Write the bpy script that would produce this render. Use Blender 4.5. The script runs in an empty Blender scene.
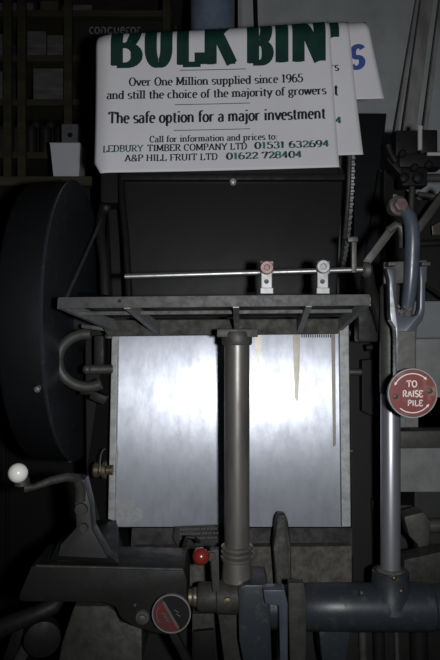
import bpy, bmesh, math, random
from mathutils import Vector, Matrix
random.seed(7)
S = bpy.context.scene
COL = S.collection
F = 660 * 35.0 / 36.0          # focal length in pixels of the 440x660 frame
ZC = 1.20                      # camera height

# ---------------------------------------------------------------- camera, world, light, exposure
cam_d = bpy.data.cameras.new('camera')
cam_d.sensor_fit = 'VERTICAL'; cam_d.sensor_height = 36; cam_d.lens = 35; cam_d.clip_start = 0.02
cam = bpy.data.objects.new('camera', cam_d); COL.objects.link(cam)
cam.location = (0, 0, ZC); cam.rotation_euler = (math.pi / 2, 0, 0)
S.camera = cam

w = bpy.data.worlds.new('dim_room'); S.world = w; w.use_nodes = True
w.node_tree.nodes['Background'].inputs[0].default_value = (0.75, 0.85, 1.0, 1)
w.node_tree.nodes['Background'].inputs[1].default_value = 0.006

fl_d = bpy.data.lights.new('camera_flash', 'SPOT')      # the flash gun beside the lens
fl_d.energy = 44; fl_d.color = (0.975, 0.985, 1.0); fl_d.shadow_soft_size = 0.018
fl_d.spot_size = math.radians(84); fl_d.spot_blend = 0.75
fl = bpy.data.objects.new('camera_flash', fl_d); COL.objects.link(fl)
fl.location = (0.09, -0.01, ZC + 0.0)
fl.rotation_euler = (Vector((0.09, 1.3, ZC + 0.02)) - fl.location).to_track_quat('-Z', 'Y').to_euler()

vs = S.view_settings
vs.view_transform = 'Standard'; vs.look = 'None'; vs.gamma = 1; vs.use_curve_mapping = False
vs.exposure = 0.0

# ---------------------------------------------------------------- helpers
def P(x, y, Y):
    return Vector(((x - 220) / F * Y, Y, ZC + (330 - y) / F * Y))

def R(px, Y):                  # a pixel length as metres at depth Y
    return px / F * Y

def mat(name, col, rough=.5, metal=0., col2=None, scale=30, lo=.4, hi=.65, bump=0., rough2=None,
        aniso=0., stretch=(1, 1, 1), spec=.5, detail=6):
    m = bpy.data.materials.new(name); m.use_nodes = True
    nt = m.node_tree; b = nt.nodes['Principled BSDF']
    b.inputs['Base Color'].default_value = (*col, 1)
    b.inputs['Roughness'].default_value = rough
    b.inputs['Metallic'].default_value = metal
    b.inputs['Specular IOR Level'].default_value = spec
    if aniso:
        b.inputs['Anisotropic'].default_value = aniso
        t = nt.nodes.new('ShaderNodeTangent'); t.direction_type = 'RADIAL'; t.axis = 'Y'
        v = nt.nodes.new('ShaderNodeCombineXYZ'); v.inputs[0].default_value = 1
        nt.links.new(v.outputs[0], b.inputs['Tangent'])
    if col2 is not None or bump or rough2 is not None:
        tc = nt.nodes.new('ShaderNodeTexCoord'); mp = nt.nodes.new('ShaderNodeMapping')
        mp.inputs['Scale'].default_value = stretch
        nz = nt.nodes.new('ShaderNodeTexNoise'); nz.inputs['Scale'].default_value = scale
        nz.inputs['Detail'].default_value = detail; nz.inputs['Roughness'].default_value = .65
        nt.links.new(tc.outputs['Object'], mp.inputs[0]); nt.links.new(mp.outputs[0], nz.inputs['Vector'])
        mr = nt.nodes.new('ShaderNodeMapRange')
        mr.inputs[1].default_value = lo; mr.inputs[2].default_value = hi
        nt.links.new(nz.outputs['Fac'], mr.inputs[0])
        if col2 is not None:
            mx = nt.nodes.new('ShaderNodeMix'); mx.data_type = 'RGBA'
            mx.inputs[6].default_value = (*col, 1); mx.inputs[7].default_value = (*col2, 1)
            nt.links.new(mr.outputs[0], mx.inputs[0]); nt.links.new(mx.outputs[2], b.inputs['Base Color'])
        if rough2 is not None:
            m2 = nt.nodes.new('ShaderNodeMapRange')
            m2.inputs[1].default_value = lo; m2.inputs[2].default_value = hi
            m2.inputs[3].default_value = rough; m2.inputs[4].default_value = rough2
            nt.links.new(nz.outputs['Fac'], m2.inputs[0]); nt.links.new(m2.outputs[0], b.inputs['Roughness'])
        if bump:
            bp = nt.nodes.new('ShaderNodeBump'); bp.inputs['Strength'].default_value = bump
            bp.inputs['Distance'].default_value = .002
            nt.links.new(nz.outputs['Fac'], bp.inputs['Height']); nt.links.new(bp.outputs[0], b.inputs['Normal'])
    return m

M = dict(
    alum=mat('scuffed_aluminium', (.37, .39, .435), .345, .52, (.28, .295, .335), 46, .38, .66, .06, .385, .70, (1, 1, .45), detail=10),
    alum_edge=mat('aluminium_edge', (.27, .275, .28), .5, .6, (.17, .17, .17), 60, .4, .7, .1),
    steel=mat('bright_steel', (.36, .36, .36), .40, .9, (.22, .215, .21), 60, .45, .7, .02, .5),
    rod=mat('polished_rod_steel', (.27, .275, .30), .36, .7, (.19, .19, .195), 40, .5, .75, .02, .48, 0, (1, 1, .4)),
    dull=mat('dull_grey_steel', (.075, .075, .071), .5, .45, (.050, .048, .044), 70, .4, .7, .08, .6),
    column=mat('oily_column_steel', (.165, .158, .145), .37, .55, (.085, .080, .07), 40, .4, .7, .03, .5, 0, (1, 1, .25)),
    cast=mat('dark_cast_iron', (.013, .013, .012), .5, .1, (.006, .006, .0055), 45, .4, .7, .15, .65, spec=.22),
    cast_mid=mat('grey_cast_iron', (.062, .062, .058), .5, .2, (.030, .029, .025), 45, .4, .7, .12, .65, spec=.35),
    blue=mat('blue_grey_enamel', (.050, .060, .077), .30, .05, (.033, .037, .045), 35, .45, .7, .05, .45),
    blue_dark=mat('dark_blue_grey_enamel', (.020, .024, .029), .38, .0, (.034, .033, .030), 55, .55, .72, .15, .65, spec=.35),
    black=mat('black_enamel', (.0075, .0085, .010), .42, 0, (.004, .004, .004), 25, .4, .7, .05, .6, spec=.3),
    bed=mat('inky_bed_iron', (.019, .019, .0175), .5, .15, (.009, .009, .009), 10, .35, .7, .06, .65),
    void=mat('oily_black_iron', (.006, .006, .006), .6, spec=.2),
    table_iron=mat('grey_table_iron', (.040, .040, .038), .5, .3, (.024, .023, .021), 80, .4, .7, .1, .6, spec=.4),
    iron=mat('dirty_brown_iron', (.036, .035, .031), .55, .15, (.018, .017, .015), 60, .38, .68, .3, .7, spec=.3),
    grime=mat('greasy_dirt', (.080, .074, .060), .8, 0, (.025, .023, .02), 70, .35, .65, .7),
    brass=mat('worn_brass', (.17, .14, .095), .45, .7, (.07, .06, .045), 90),
    pinkbolt=mat('rust_pink_bolt', (.19, .125, .115), .5, .5, (.12, .075, .07), 90),
    red=mat('worn_red_plate_paint', (.135, .021, .020), .45, 0, (.18, .11, .075), 46, .53, .68, .05),
    reddark=mat('dirty_red_plate_paint', (.085, .011, .012), .45, 0, (.035, .022, .02), 60, .45, .6, .05),
    redknob=mat('red_knob_plastic', (.15, .018, .012), .24),
    whiteknob=mat('white_knob_plastic', (.66, .66, .62), .3),
    lettering_white=mat('white_plate_lettering', (.62, .56, .53), .5),
    plate_text=mat('grey_plate_lettering', (.075, .075, .07), .5, .2),
    residue=mat('pale_residue', (.25, .255, .262), .55, .5, (.20, .205, .22), 110, .4, .6),
    tape=mat('brown_tape_stain', (.165, .158, .138), .34, .7, (.14, .13, .11), 60),
    paper=mat('white_poster_paper', (.66, .655, .68), .65, 0, (.62, .615, .64), 6, spec=.2),
    ink_green=mat('green_poster_ink', (.006, .030, .023), .5, 0, (.008, .042, .030), 20, spec=.3),
    ink_dark=mat('dark_poster_ink', (.014, .021, .018), .5, spec=.3),
    ink_mottled=mat('mottled_green_poster_ink', (.012, .022, .018), .5, 0, (.06, .17, .125), 42, .46, .56, spec=.3),
    ink_blue=mat('blue_poster_ink', (.045, .085, .30), .5, spec=.3),
    wallp=mat('whitewashed_plaster', (.52, .55, .565), .85, 0, (.42, .445, .46), 9, .4, .7, .3),
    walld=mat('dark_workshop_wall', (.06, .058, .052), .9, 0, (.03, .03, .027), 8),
    floor=mat('dirty_concrete', (.10, .095, .085), .85, 0, (.05, .048, .042), 8, .4, .7, .2),
    pipeblue=mat('blue_painted_pipe', (.20, .25, .34), .4, 0, (.15, .19, .26), 20),
    bright=mat('bright_pin_steel', (.55, .55, .55), .3, .3),
    wood=mat('old_shelf_wood', (.045, .040, .018), .8, 0, (.022, .020, .010), 20, stretch=(.2, 1, 1)),
    greywood=mat('weathered_plank', (.42, .42, .41), .8, 0, (.27, .265, .255), 25, stretch=(1, 1, .12)),
    card=mat('brown_cardboard', (.075, .050, .034), .8, 0, (.05, .035, .025), 20),
    cardblack=mat('black_carton', (.012, .012, .012), .6),
    carton_print=mat('grey_carton_print', (.22, .22, .22), .6),
    reams=mat('grey_paper_wrapping', (.115, .115, .12), .7, 0, (.065, .065, .07), 22, stretch=(.4, .4, 2)),
    tub=mat('white_tub_plastic', (.52, .53, .57), .4),
    tin=mat('dark_tin', (.028, .027, .026), .45, .4),
    greypanel=mat('grey_panel_paint', (.26, .265, .265), .5, .1, (.16, .16, .15), 14, .4, .7, .1, detail=9),
)
ORIGIN = {}

class MB:
    """collects shapes in world space; build() links them as ONE mesh object"""
    def __init__(self): self.bm = bmesh.new()
    def hexa(self, q):                       # 8 corners: bottom loop 0-3, top loop 4-7
        v = [self.bm.verts.new(p) for p in q]
        for f in ((3, 2, 1, 0), (4, 5, 6, 7), (0, 1, 5, 4), (1, 2, 6, 5), (2, 3, 7, 6), (3, 0, 4, 7)):
            self.bm.faces.new([v[i] for i in f])
        return self
    def box(self, c, s, rot=None, bev=0.):
        t = bmesh.new(); bmesh.ops.create_cube(t, size=1)
        bmesh.ops.scale(t, vec=s, verts=t.verts)
        if bev: bmesh.ops.bevel(t, geom=t.edges[:], offset=bev, segments=2, affect='EDGES', profile=.6)
        if rot is not None: bmesh.ops.rotate(t, matrix=rot, verts=t.verts)
        bmesh.ops.translate(t, vec=c, verts=t.verts)
        return self._add(t)
    def _add(self, t):
        m = {}
        for v in t.verts: m[v] = self.bm.verts.new(v.co)
        for f in t.faces:
            try: self.bm.faces.new([m[v] for v in f.verts])
            except ValueError: pass
        t.free(); return self
    def bar(self, a, b, wx, wt, bev=.001, up=Vector((0, 0, 1))):     # a rectangular bar from a to b
        a, b = Vector(a), Vector(b); d = (b - a); L = d.length; d.normalize()
        s = d.cross(up)
        if s.length < 1e-3: s = Vector((1, 0, 0))
        s.normalize(); u = s.cross(d)
        m = Matrix((s, d, u)).transposed()
        return self.box((a + b) / 2, (wx, L, wt), m, bev)
    def tube(self, pts, r, n=16, cap=True):
        pts = [Vector(p) for p in pts]; rs = r if isinstance(r, (list, tuple)) else [r] * len(pts)
        rings = []; prev = None
        for i, p in enumerate(pts):
            d = (pts[min(i + 1, len(pts) - 1)] - pts[max(i - 1, 0)]).normalized()
            if prev is None:
                a = d.cross(Vector((0, 0, 1)))
                if a.length < 1e-3: a = d.cross(Vector((1, 0, 0)))
            else:
                a = prev - d * prev.dot(d)
            a.normalize(); prev = a; b = d.cross(a)
            rings.append([self.bm.verts.new(p + (a * math.cos(2 * math.pi * k / n) + b * math.sin(2 * math.pi * k / n)) * rs[i]) for k in range(n)])
        for i in range(len(rings) - 1):
            for k in range(n):
                self.bm.faces.new((rings[i][k], rings[i][(k + 1) % n], rings[i + 1][(k + 1) % n], rings[i + 1][k]))
        if cap:
            self.bm.faces.new(rings[0][::-1]); self.bm.faces.new(rings[-1])
        return self
    def lathe(self, c, axis, prof, n=28):    # prof: (along, radius)
        axis = Vector(axis).normalized(); c = Vector(c)
        a = axis.cross(Vector((0, 0, 1)))
        if a.length < 1e-3: a = Vector((1, 0, 0))
        a.normalize(); b = axis.cross(a); rings = []
        for (h, r) in prof:
            r = max(r, 1e-5)
            rings.append([self.bm.verts.new(c + axis * h + (a * math.cos(2 * math.pi * k / n) + b * math.sin(2 * math.pi * k / n)) * r) for k in range(n)])
        for i in range(len(rings) - 1):
            for k in range(n):
                self.bm.faces.new((rings[i][k], rings[i][(k + 1) % n], rings[i + 1][(k + 1) % n], rings[i + 1][k]))
        self.bm.faces.new(rings[0][::-1]); self.bm.faces.new(rings[-1])
        return self
    def ball(self, c, r, n=20):
        k = n // 2
        return self.lathe(c, (0, 0, 1), [(-r * math.cos(math.pi * i / k), r * math.sin(math.pi * i / k)) for i in range(k + 1)], n)
    def prism(self, pts, thick, bev=0., back=(0, 1, 0)):   # world polygon, extruded away
        t = bmesh.new(); vs_ = [t.verts.new(p) for p in pts]; f = t.faces.new(vs_)
        g = bmesh.ops.extrude_face_region(t, geom=[f])
        bmesh.ops.translate(t, vec=Vector(back) * thick, verts=[e for e in g['geom'] if isinstance(e, bmesh.types.BMVert)])
        bmesh.ops.recalc_face_normals(t, faces=t.faces)
        if bev: bmesh.ops.bevel(t, geom=t.edges[:], offset=bev, segments=2, affect='EDGES', profile=.6)
        return self._add(t)
    def build(self, name, material, parent=None, smooth=True):
        bm = self.bm
        bmesh.ops.recalc_face_normals(bm, faces=bm.faces)
        co = [v.co for v in bm.verts]
        c = Vector([(min(p[i] for p in co) + max(p[i] for p in co)) / 2 for i in range(3)])
        if parent is None: c.z = min(p.z for p in co)
        bmesh.ops.translate(bm, vec=-c, verts=bm.verts)
        me = bpy.data.meshes.new(name); bm.to_mesh(me); bm.free()
        for m_ in (material if isinstance(material, (list, tuple)) else [material]): me.materials.append(m_)
        if smooth:
            me.polygons.foreach_set('use_smooth', [True] * len(me.polygons))
            try: me.set_sharp_from_angle(angle=math.radians(38))
            except Exception: pass
        o = bpy.data.objects.new(name, me); COL.objects.link(o)
        if parent is not None:
            o.parent = parent; o.location = c - ORIGIN[parent]
        else: o.location = c
        ORIGIN[o] = c
        return o

def tag(o, label=None, cat=None, group=None, kind=None):
    if label: o['label'] = label
    if cat: o['category'] = cat
    if group: o['group'] = group
    if kind: o['kind'] = kind
    return o

def thing(name, loc, label, cat, group=None):
    o = bpy.data.objects.new(name, None); COL.objects.link(o); o.empty_display_size = .05
    o.location = loc; ORIGIN[o] = Vector(loc)
    return tag(o, label, cat, group)

def arc(cx, cy, rx, ry, a0, a1, n=12):
    return [(cx + rx * math.cos(math.radians(a0 + (a1 - a0) * i / n)), cy + ry * math.sin(math.radians(a0 + (a1 - a0) * i / n))) for i in range(n + 1)]

# ---------------------------------------------------------------- stroke lettering (cap height 1, x height .66)
def _glyphs():
    G = {}
    def g(ch, wd, *st, s=()): G[ch] = (wd, [list(x) for x in st], list(s))
    X = .66
    g('A', .78, [(.08, 0), (.39, 1)], [(.39, 1), (.70, 0)], [(.19, .34), (.60, .34)], s=[(.08, 0), (.70, 0)])
    g('B', .72, [(.16, 0), (.16, 1)], [(.16, 1), (.36, 1)] + arc(.36, .76, .22, .24, 90, -90) + [(.16, .52)], [(.36, .52)] + arc(.36, .26, .26, .26, 90, -90) + [(.16, 0)], s=[(.13, 0), (.13, 1)])
    g('\x01', .72, [(.16, 0), (.16, 1)], [(.16, 1), (.36, 1)] + arc(.36, .70, .22, .30, 90, -90) + [(.16, .40)], [(.36, .40)] + arc(.36, .20, .26, .20, 90, -90) + [(.16, 0)], s=[(.13, 0), (.13, 1)])
    g('C', .74, arc(.40, .5, .30, .5, 50, 310, 20), [(.60, .98), (.60, .74)])
    g('D', .80, [(.16, 0), (.16, 1)], [(.16, 1), (.36, 1)] + arc(.36, .5, .32, .5, 90, -90, 16) + [(.16, 0)], s=[(.13, 0), (.13, 1)])
    g('E', .70, [(.16, 0), (.16, 1)], [(.16, 1), (.58, 1)], [(.16, .52), (.48, .52)], [(.16, 0), (.60, 0)], [(.58, 1), (.58, .82)], [(.60, 0), (.60, .2)], s=[(.13, 0), (.13, 1)])
    g('F', .66, [(.16, 0), (.16, 1)], [(.16, 1), (.58, 1)], [(.16, .52), (.48, .52)], [(.58, 1), (.58, .82)], s=[(.16, 0), (.13, 1)])
    g('H', .82, [(.16, 0), (.16, 1)], [(.66, 0), (.66, 1)], [(.16, .52), (.66, .52)], s=[(.16, 0), (.16, 1), (.66, 0), (.66, 1)])
    g('I', .40, [(.20, 0), (.20, 1)], s=[(.20, 0), (.20, 1)])
    g('K', .80, [(.16, 0), (.16, 1)], [(.64, 1), (.18, .42)], [(.34, .60), (.68, 0)], s=[(.16, 0), (.16, 1), (.64, 1), (.68, 0)])
    g('L', .66, [(.16, 0), (.16, 1)], [(.16, 0), (.58, 0)], [(.58, 0), (.58, .24)], s=[(.16, 1), (.13, 0)])
    g('M', .96, [(.14, 0), (.16, 1)], [(.16, 1), (.48, .12)], [(.48, .12), (.80, 1)], [(.80, 1), (.82, 0)], s=[(.14, 0), (.14, 1), (.82, 0), (.82, 1)])
    g('N', .84, [(.16, 0), (.16, 1)], [(.16, 1), (.68, 0)], [(.68, 0), (.68, 1)], s=[(.16, 0), (.68, 1)])
    g('O', .80, arc(.40, .5, .31, .5, 90, 450, 24))
    g('P', .68, [(.16, 0), (.16, 1)], [(.16, 1), (.36, 1)] + arc(.36, .74, .24, .26, 90, -90) + [(.16, .48)], s=[(.16, 0), (.13, 1)])
    g('R', .76, [(.16, 0), (.16, 1)], [(.16, 1), (.36, 1)] + arc(.36, .75, .23, .25, 90, -90) + [(.16, .5)], [(.36, .5), (.66, 0)], s=[(.16, 0), (.13, 1), (.66, 0)])
    g('S', .62, arc(.32, .74, .22, .26, 30, 270, 14) + arc(.32, .25, .24, .25, 90, -150, 14)[0:], s=[])
    g('T', .74, [(.37, 0), (.37, 1)], [(.08, 1), (.66, 1)], [(.08, 1), (.08, .80)], [(.66, 1), (.66, .80)], s=[(.37, 0)])
    g('U', .80, [(.15, 1), (.15, .32)] + arc(.40, .32, .25, .32, 180, 360, 14) + [(.65, 1)], s=[(.15, 1), (.65, 1)])
    g('Y', .76, [(.08, 1), (.38, .45)], [(.68, 1), (.38, .45)], [(.38, .45), (.38, 0)], s=[(.08, 1), (.68, 1), (.38, 0)])
    g('&', .80, arc(.36, .77, .17, .23, -60, 240, 14), [(.27, .57), (.70, 0)], arc(.34, .25, .24, .25, 110, 330, 14) + [(.68, .5)])
    g('0', .66, arc(.33, .5, .24, .5, 90, 450, 24))
    g('1', .50, [(.26, 0), (.26, 1)], [(.26, 1), (.10, .84)], s=[(.26, 0)])
    g('2', .64, arc(.32, .73, .21, .27, 170, -30, 12) + [(.10, .04)], [(.10, .03), (.56, .03)], [(.56, .03), (.57, .2)])
    g('3', .62, arc(.30, .75, .20, .25, 160, -90, 12), arc(.30, .26, .24, .26, 90, -160, 12))
    g('4', .66, [(.42, 0), (.42, 1)], [(.42, 1), (.07, .30)], [(.07, .30), (.60, .30)], s=[(.42, 0)])
    g('5', .62, [(.16, 1), (.54, 1)], [(.16, 1), (.13, .55)], arc(.29, .32, .25, .32, 125, -160, 14))
    g('6', .64, arc(.33, .30, .23, .30, 90, 450, 16), [(.10, .32)] + arc(.38, .45, .28, .55, 190, 75, 10))
    g('7', .60, [(.08, 1), (.54, 1)], [(.54, 1), (.24, 0)], [(.08, 1), (.08, .78)])
    g('8', .64, arc(.32, .76, .19, .24, 90, 450, 16), arc(.32, .27, .23, .27, 90, 450, 16))
    g('9', .64, arc(.31, .70, .23, .30, 90, 450, 16), [(.54, .68)] + arc(.26, .55, .28, .55, 10, -105, 10))
    g('a', .58, arc(.27, X - .17, .17, .17, 160, 0, 8) + [(.44, .08), (.54, .02)], [(.44, .40)] + arc(.26, .19, .18, .19, 90, 330, 12))
    g('c', .54, arc(.29, .33, .21, .33, 50, 310, 16))
    g('d', .66, arc(.29, .33, .20, .33, 0, 360, 18), [(.50, 1), (.50, 0), (.58, 0)], s=[(.46, 1)])
    g('e', .56, [(.08, .36), (.48, .36)] + arc(.28, .33, .20, .33, 8, 310, 16))
    g('f', .42, [(.18, 0), (.18, .80)] + arc(.34, .80, .16, .20, 180, 50, 8), [(.04, X), (.36, X)], s=[(.18, 0)])
    g('g', .60, arc(.27, .42, .18, .24, 0, 360, 16), [(.40, .60), (.56, .66)], [(.18, .20), (.12, .10), (.40, .05)] + arc(.30, -.12, .21, .17, 60, -240, 14))
    g('h', .68, [(.14, 0), (.14, 1)], [(.14, .42)] + arc(.33, .42, .19, .24, 180, 0, 10) + [(.52, 0)], s=[(.14, 0), (.52, 0), (.10, 1)])
    g('i', .34, [(.17, 0), (.17, X)], [(.17, .88), (.17, 1.0)], s=[(.17, 0), (.13, X)])
    g('j', .34, [(.18, X), (.18, -.10)] + arc(.05, -.10, .13, .17, 0, -110, 6), [(.18, .88), (.18, 1.0)], s=[(.13, X)])
    g('l', .34, [(.17, 0), (.17, 1)], s=[(.17, 0), (.13, 1)])
    g('m', 1.0, [(.14, 0), (.14, X)], [(.14, .42)] + arc(.31, .42, .17, .24, 180, 0, 10) + [(.48, 0)], [(.48, .42)] + arc(.65, .42, .17, .24, 180, 0, 10) + [(.82, 0)], s=[(.14, 0), (.48, 0), (.82, 0), (.10, X)])
    g('n', .68, [(.14, 0), (.14, X)], [(.14, .42)] + arc(.33, .42, .19, .24, 180, 0, 10) + [(.52, 0)], s=[(.14, 0), (.52, 0), (.10, X)])
    g('o', .60, arc(.30, .33, .22, .33, 90, 450, 20))
    g('p', .66, [(.14, -.28), (.14, X)], arc(.34, .33, .20, .33, 0, 360, 18), s=[(.14, -.28), (.10, X)])
    g('q', .66, [(.52, -.28), (.52, X)], arc(.32, .33, .20, .33, 0, 360, 18), s=[(.52, -.28)])
    g('r', .50, [(.14, 0), (.14, X)], [(.14, .40)] + arc(.34, .40, .20, .24, 180, 60, 8), s=[(.14, 0), (.10, X)])
    g('s', .50, arc(.25, .49, .16, .17, 30, 270, 10) + arc(.25, .16, .18, .16, 90, -150, 10))
    g('t', .42, [(.19, .86), (.19, .14)] + arc(.31, .14, .12, .14, 180, 300, 6), [(.04, X), (.36, X)])
    g('u', .68, [(.14, X), (.14, .24)] + arc(.33, .24, .19, .24, 180, 360, 10), [(.52, X), (.52, 0), (.60, 0)], s=[(.10, X), (.48, X)])
    g('v', .60, [(.06, X), (.30, 0)], [(.30, 0), (.54, X)], s=[(.06, X), (.54, X)])
    g('w', .86, [(.06, X), (.25, 0)], [(.25, 0), (.43, X)], [(.43, X), (.61, 0)], [(.61, 0), (.80, X)], s=[(.06, X), (.43, X), (.80, X)])
    g('y', .60, [(.06, X), (.32, .02)], [(.54, X), (.24, -.24), (.10, -.26)], s=[(.06, X), (.54, X)])
    g(':', .30, [(.15, 0), (.15, .12)], [(.15, .50), (.15, .62)])
    return G
GL = _glyphs()

def pen(quads, pts, T, t, step):
    """thick verticals, thin horizontals; returns quads in 2-D"""
    fine = []
    for a, b in zip(pts, pts[1:]):
        n = max(1, int(math.hypot(b[0] - a[0], b[1] - a[1]) / step + .5))
        for i in range(n): fine.append((a[0] + (b[0] - a[0]) * i / n, a[1] + (b[1] - a[1]) * i / n))
    fine.append(pts[-1]); L = []; n = len(fine)
    for i, p in enumerate(fine):
        q0, q1 = fine[max(i - 1, 0)], fine[min(i + 1, n - 1)]
        dx, dy = q1[0] - q0[0], q1[1] - q0[1]; l = math.hypot(dx, dy) or 1; dx /= l; dy /= l
        wv = (t + (T - t) * abs(dy) ** 1.5) / 2
        ex = 0
        L.append(((p[0] - dy * wv, p[1] + dx * wv), (p[0] + dy * wv, p[1] - dx * wv)))
    for a, b in zip(L, L[1:]): quads.append((a[0], a[1], b[1], b[0]))

def write(text, x0, x1, base, cap, T=.17, t=.07, serif=.14, step=1.2, skew=0.):
    """lay text between x0 and x1 (y grows upward from base); T, t, serif are shares of cap"""
    total = 0; spots = []
    for ch in text:
        if ch == ' ': total += .34; continue
        spots.append((ch, total)); total += GL[ch][0]
    k = (x1 - x0) / total; quads = []
    for ch, off in spots:
        _, st, ser = GL[ch]
        def mp(p): return (x0 + (off + p[0]) * k + skew * p[1] * cap, base + p[1] * cap)
        for s_ in st: pen(quads, [mp(p) for p in s_], T * cap, t * cap, step)
        if serif:
            for p in ser:
                c = mp(p); hw = serif * cap
                yy = c[1] + (t * cap / 2 if p[1] == 0 else -t * cap / 2 if p[1] in (1, .66) else 0)
                pen(quads, [(c[0] - hw, yy), (c[0] + hw, yy)], t * cap * 1.15, t * cap * 1.15, 2)
    return quads

def ink(mb, quads, fn):
    for q in quads:
        v = [mb.bm.verts.new(fn(*p)) for p in q]
        try: mb.bm.faces.new(v)
        except ValueError: pass

# ================================================================ SETTING
def slab(name, lo, hi, m):
    c = [(a + b) / 2 for a, b in zip(lo, hi)]; s = [b - a for a, b in zip(lo, hi)]
    return tag(MB().box(c, s).build(name, m, None, False), kind='structure')

WY = 2.45                                   # whitewashed wall behind the press, right half
wx0 = P(238, 0, WY).x
slab('floor', (-2.6, -1.2, -.1), (1.8, 3.5, 0), M['floor'])
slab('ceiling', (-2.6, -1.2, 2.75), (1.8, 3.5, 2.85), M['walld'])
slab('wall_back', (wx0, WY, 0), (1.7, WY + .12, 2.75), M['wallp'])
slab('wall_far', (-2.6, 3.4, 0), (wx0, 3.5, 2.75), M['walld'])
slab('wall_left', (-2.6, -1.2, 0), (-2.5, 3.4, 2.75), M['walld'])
slab('wall_right', (1.7, -1.2, 0), (1.8, WY + .12, 2.75), M['wallp'])
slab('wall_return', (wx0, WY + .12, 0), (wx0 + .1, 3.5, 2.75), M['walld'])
slab('trim_post', (wx0 - .001, WY - .03, 0), (wx0 + .014, WY, 2.75), M['greywood'])

# ================================================================ PRESS
press = thing('printing_press', (0, 1.5, 0), 'old dark cast-iron printing press with a bright aluminium plate under its table', 'printing press')

# --- pedestal and frames
mb = MB()
mb.box((0, 1.62, .30), (.62, .62, .60), bev=.02)
mb.box((0, 1.56, .66), (.56, .46, .16), bev=.02)
mb.build('pedestal', M['cast'], press)

mb = MB()   # block under the aluminium plate
mb.hexa([P(128, 590, 1.30), P(352, 590, 1.30), P(352, 590, 1.30) + Vector((0, .2, 0)), P(128, 590, 1.30) + Vector((0, .2, 0)),
         P(132, 528, 1.33), P(352, 528, 1.33), P(352, 528, 1.33) + Vector((0, .16, 0)), P(132, 528, 1.33) + Vector((0, .16, 0))])
mb.box(P(240, 645, 1.40), (.46, .16, .30), bev=.01)
base = mb.build('bed_block', M['cast'], press, False)
mb = MB()
for i in range(70):
    x = random.uniform(140, 350); y = random.uniform(548, 584)
    c = P(x, y, 1.305 + .02 * (590 - y) / 60); r = random.uniform(.002, .0075)
    mb.box(c, (r * random.uniform(1, 3), r, r * 1.2), Matrix.Rotation(random.uniform(0, 3), 3, 'Y'), r * .25)
tag(mb.build('caked_grease', M['grime'], base), kind='stuff')
# ledge with dirt
mb = MB(); mb.prism([P(135, 548, 1.30), P(352, 546, 1.30), P(352, 588, 1.27), P(135, 588, 1.27)], .05, .002)
mb.build('greasy_ledge', M['grime'], press, False)

# name plate
mb = MB(); mb.prism([P(175, 527, 1.296), P(221, 525, 1.296), P(221, 546, 1.290), P(179, 546, 1.290), P(174, 538, 1.292)], .004, .0006)
npl = mb.build('name_plate', M['cast'], press, False)
mb = MB()
for r_, yy in enumerate((529.5, 534, 538.5, 543)):
    x = 180
    while x < 217:
        wv = random.choice((1.3, 1.8, 2.3))
        mb.box(P(x + wv / 2, yy - (x - 180) * .03, 1.2915), (R(wv, 1.29), .0006, R(1.9, 1.29)))
        x += wv + random.choice((.6, .8, 1.6))
mb.build('raised_lettering', M['plate_text'], npl, False)
mb = MB(); mb.tube([P(221, 524.5, 1.289), P(175, 526.5, 1.289), P(173.5, 538, 1.289), P(179, 546.5, 1.289)], .0008, 6)
mb.build('plate_rim', M['plate_text'], npl)

# --- aluminium plate
def AP(x, y, off=0.):                       # a point on the tilted plate
    Y = 1.345 - .037 * (y - 335) / 190.
    return P(x, y, Y - off)
mb = MB(); mb.prism([AP(115, 322), AP(341, 322), AP(346, 527), AP(116, 527), AP(111, 520)], .004, .0008)
plate = mb.build('sheet_plate', M['alum'], press, False)
mb = MB(); mb.prism([AP(112, 322, .012), AP(118, 322, .012), AP(114.5, 521, .012), AP(108, 519, .012)], .014, .001)
mb.prism([AP(118, 322, .003), AP(119.5, 322, .003), AP(116, 525, .003), AP(113, 525, .003)], .004)
mb.build('side_flange', M['alum_edge'], plate, False)
mb = MB(); mb.prism([AP(339.5, 322, .016), AP(349, 322, .016), AP(351, 527, .016), AP(342, 527, .016)], .018, .0015)
mb.build('side_flange', M['alum_edge'], plate, False)
mb = MB(); mb.prism([AP(331, 322, .001), AP(335, 322, .001), AP(336, 445, .001), AP(333, 447, .001)], .001)
mb.build('pale_strip', M['tape'], plate, False)
mb = MB(); mb.prism([AP(254, 330, .001), AP(262, 330, .001), AP(261, 352, .001), AP(258, 366, .001), AP(255.5, 350, .001)], .001)
mb.build('brown_stain', M['tape'], plate, False)
mb = MB(); mb.prism([AP(292.5, 330, .001), AP(300, 330, .001), AP(299.5, 372, .001), AP(298, 402, .001), AP(295, 398, .001)], .001)
mb.build('tape_strip', M['tape'], plate, False)
mb = MB()
pts = [(112, 521), (112, 497), (115, 492), (118, 499), (124, 501), (132, 499), (135, 506), (142, 509), (144, 517), (137, 522), (128, 524), (118, 525)]
mb.prism([AP(x, y, .001) for x, y in pts], .001)
mb.build('residue_patch', M['residue'], plate, False)
mb = MB()
pts = [(115.5, 420), (117.5, 424), (117, 440), (118.5, 452), (117, 470), (118, 492), (114, 492), (114.5, 455)]
mb.prism([AP(x, y, .001) for x, y in pts], .001)
mb.build('residue_patch', M['residue'], plate, False)
mb = MB()
for i in range(14):
    mb.box(AP(302 + i * 2.2, 336, .002), (R(.9, 1.36), .002, R(3, 1.36)))
mb.build('measuring_marks', M['cast'], plate, False)

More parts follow.
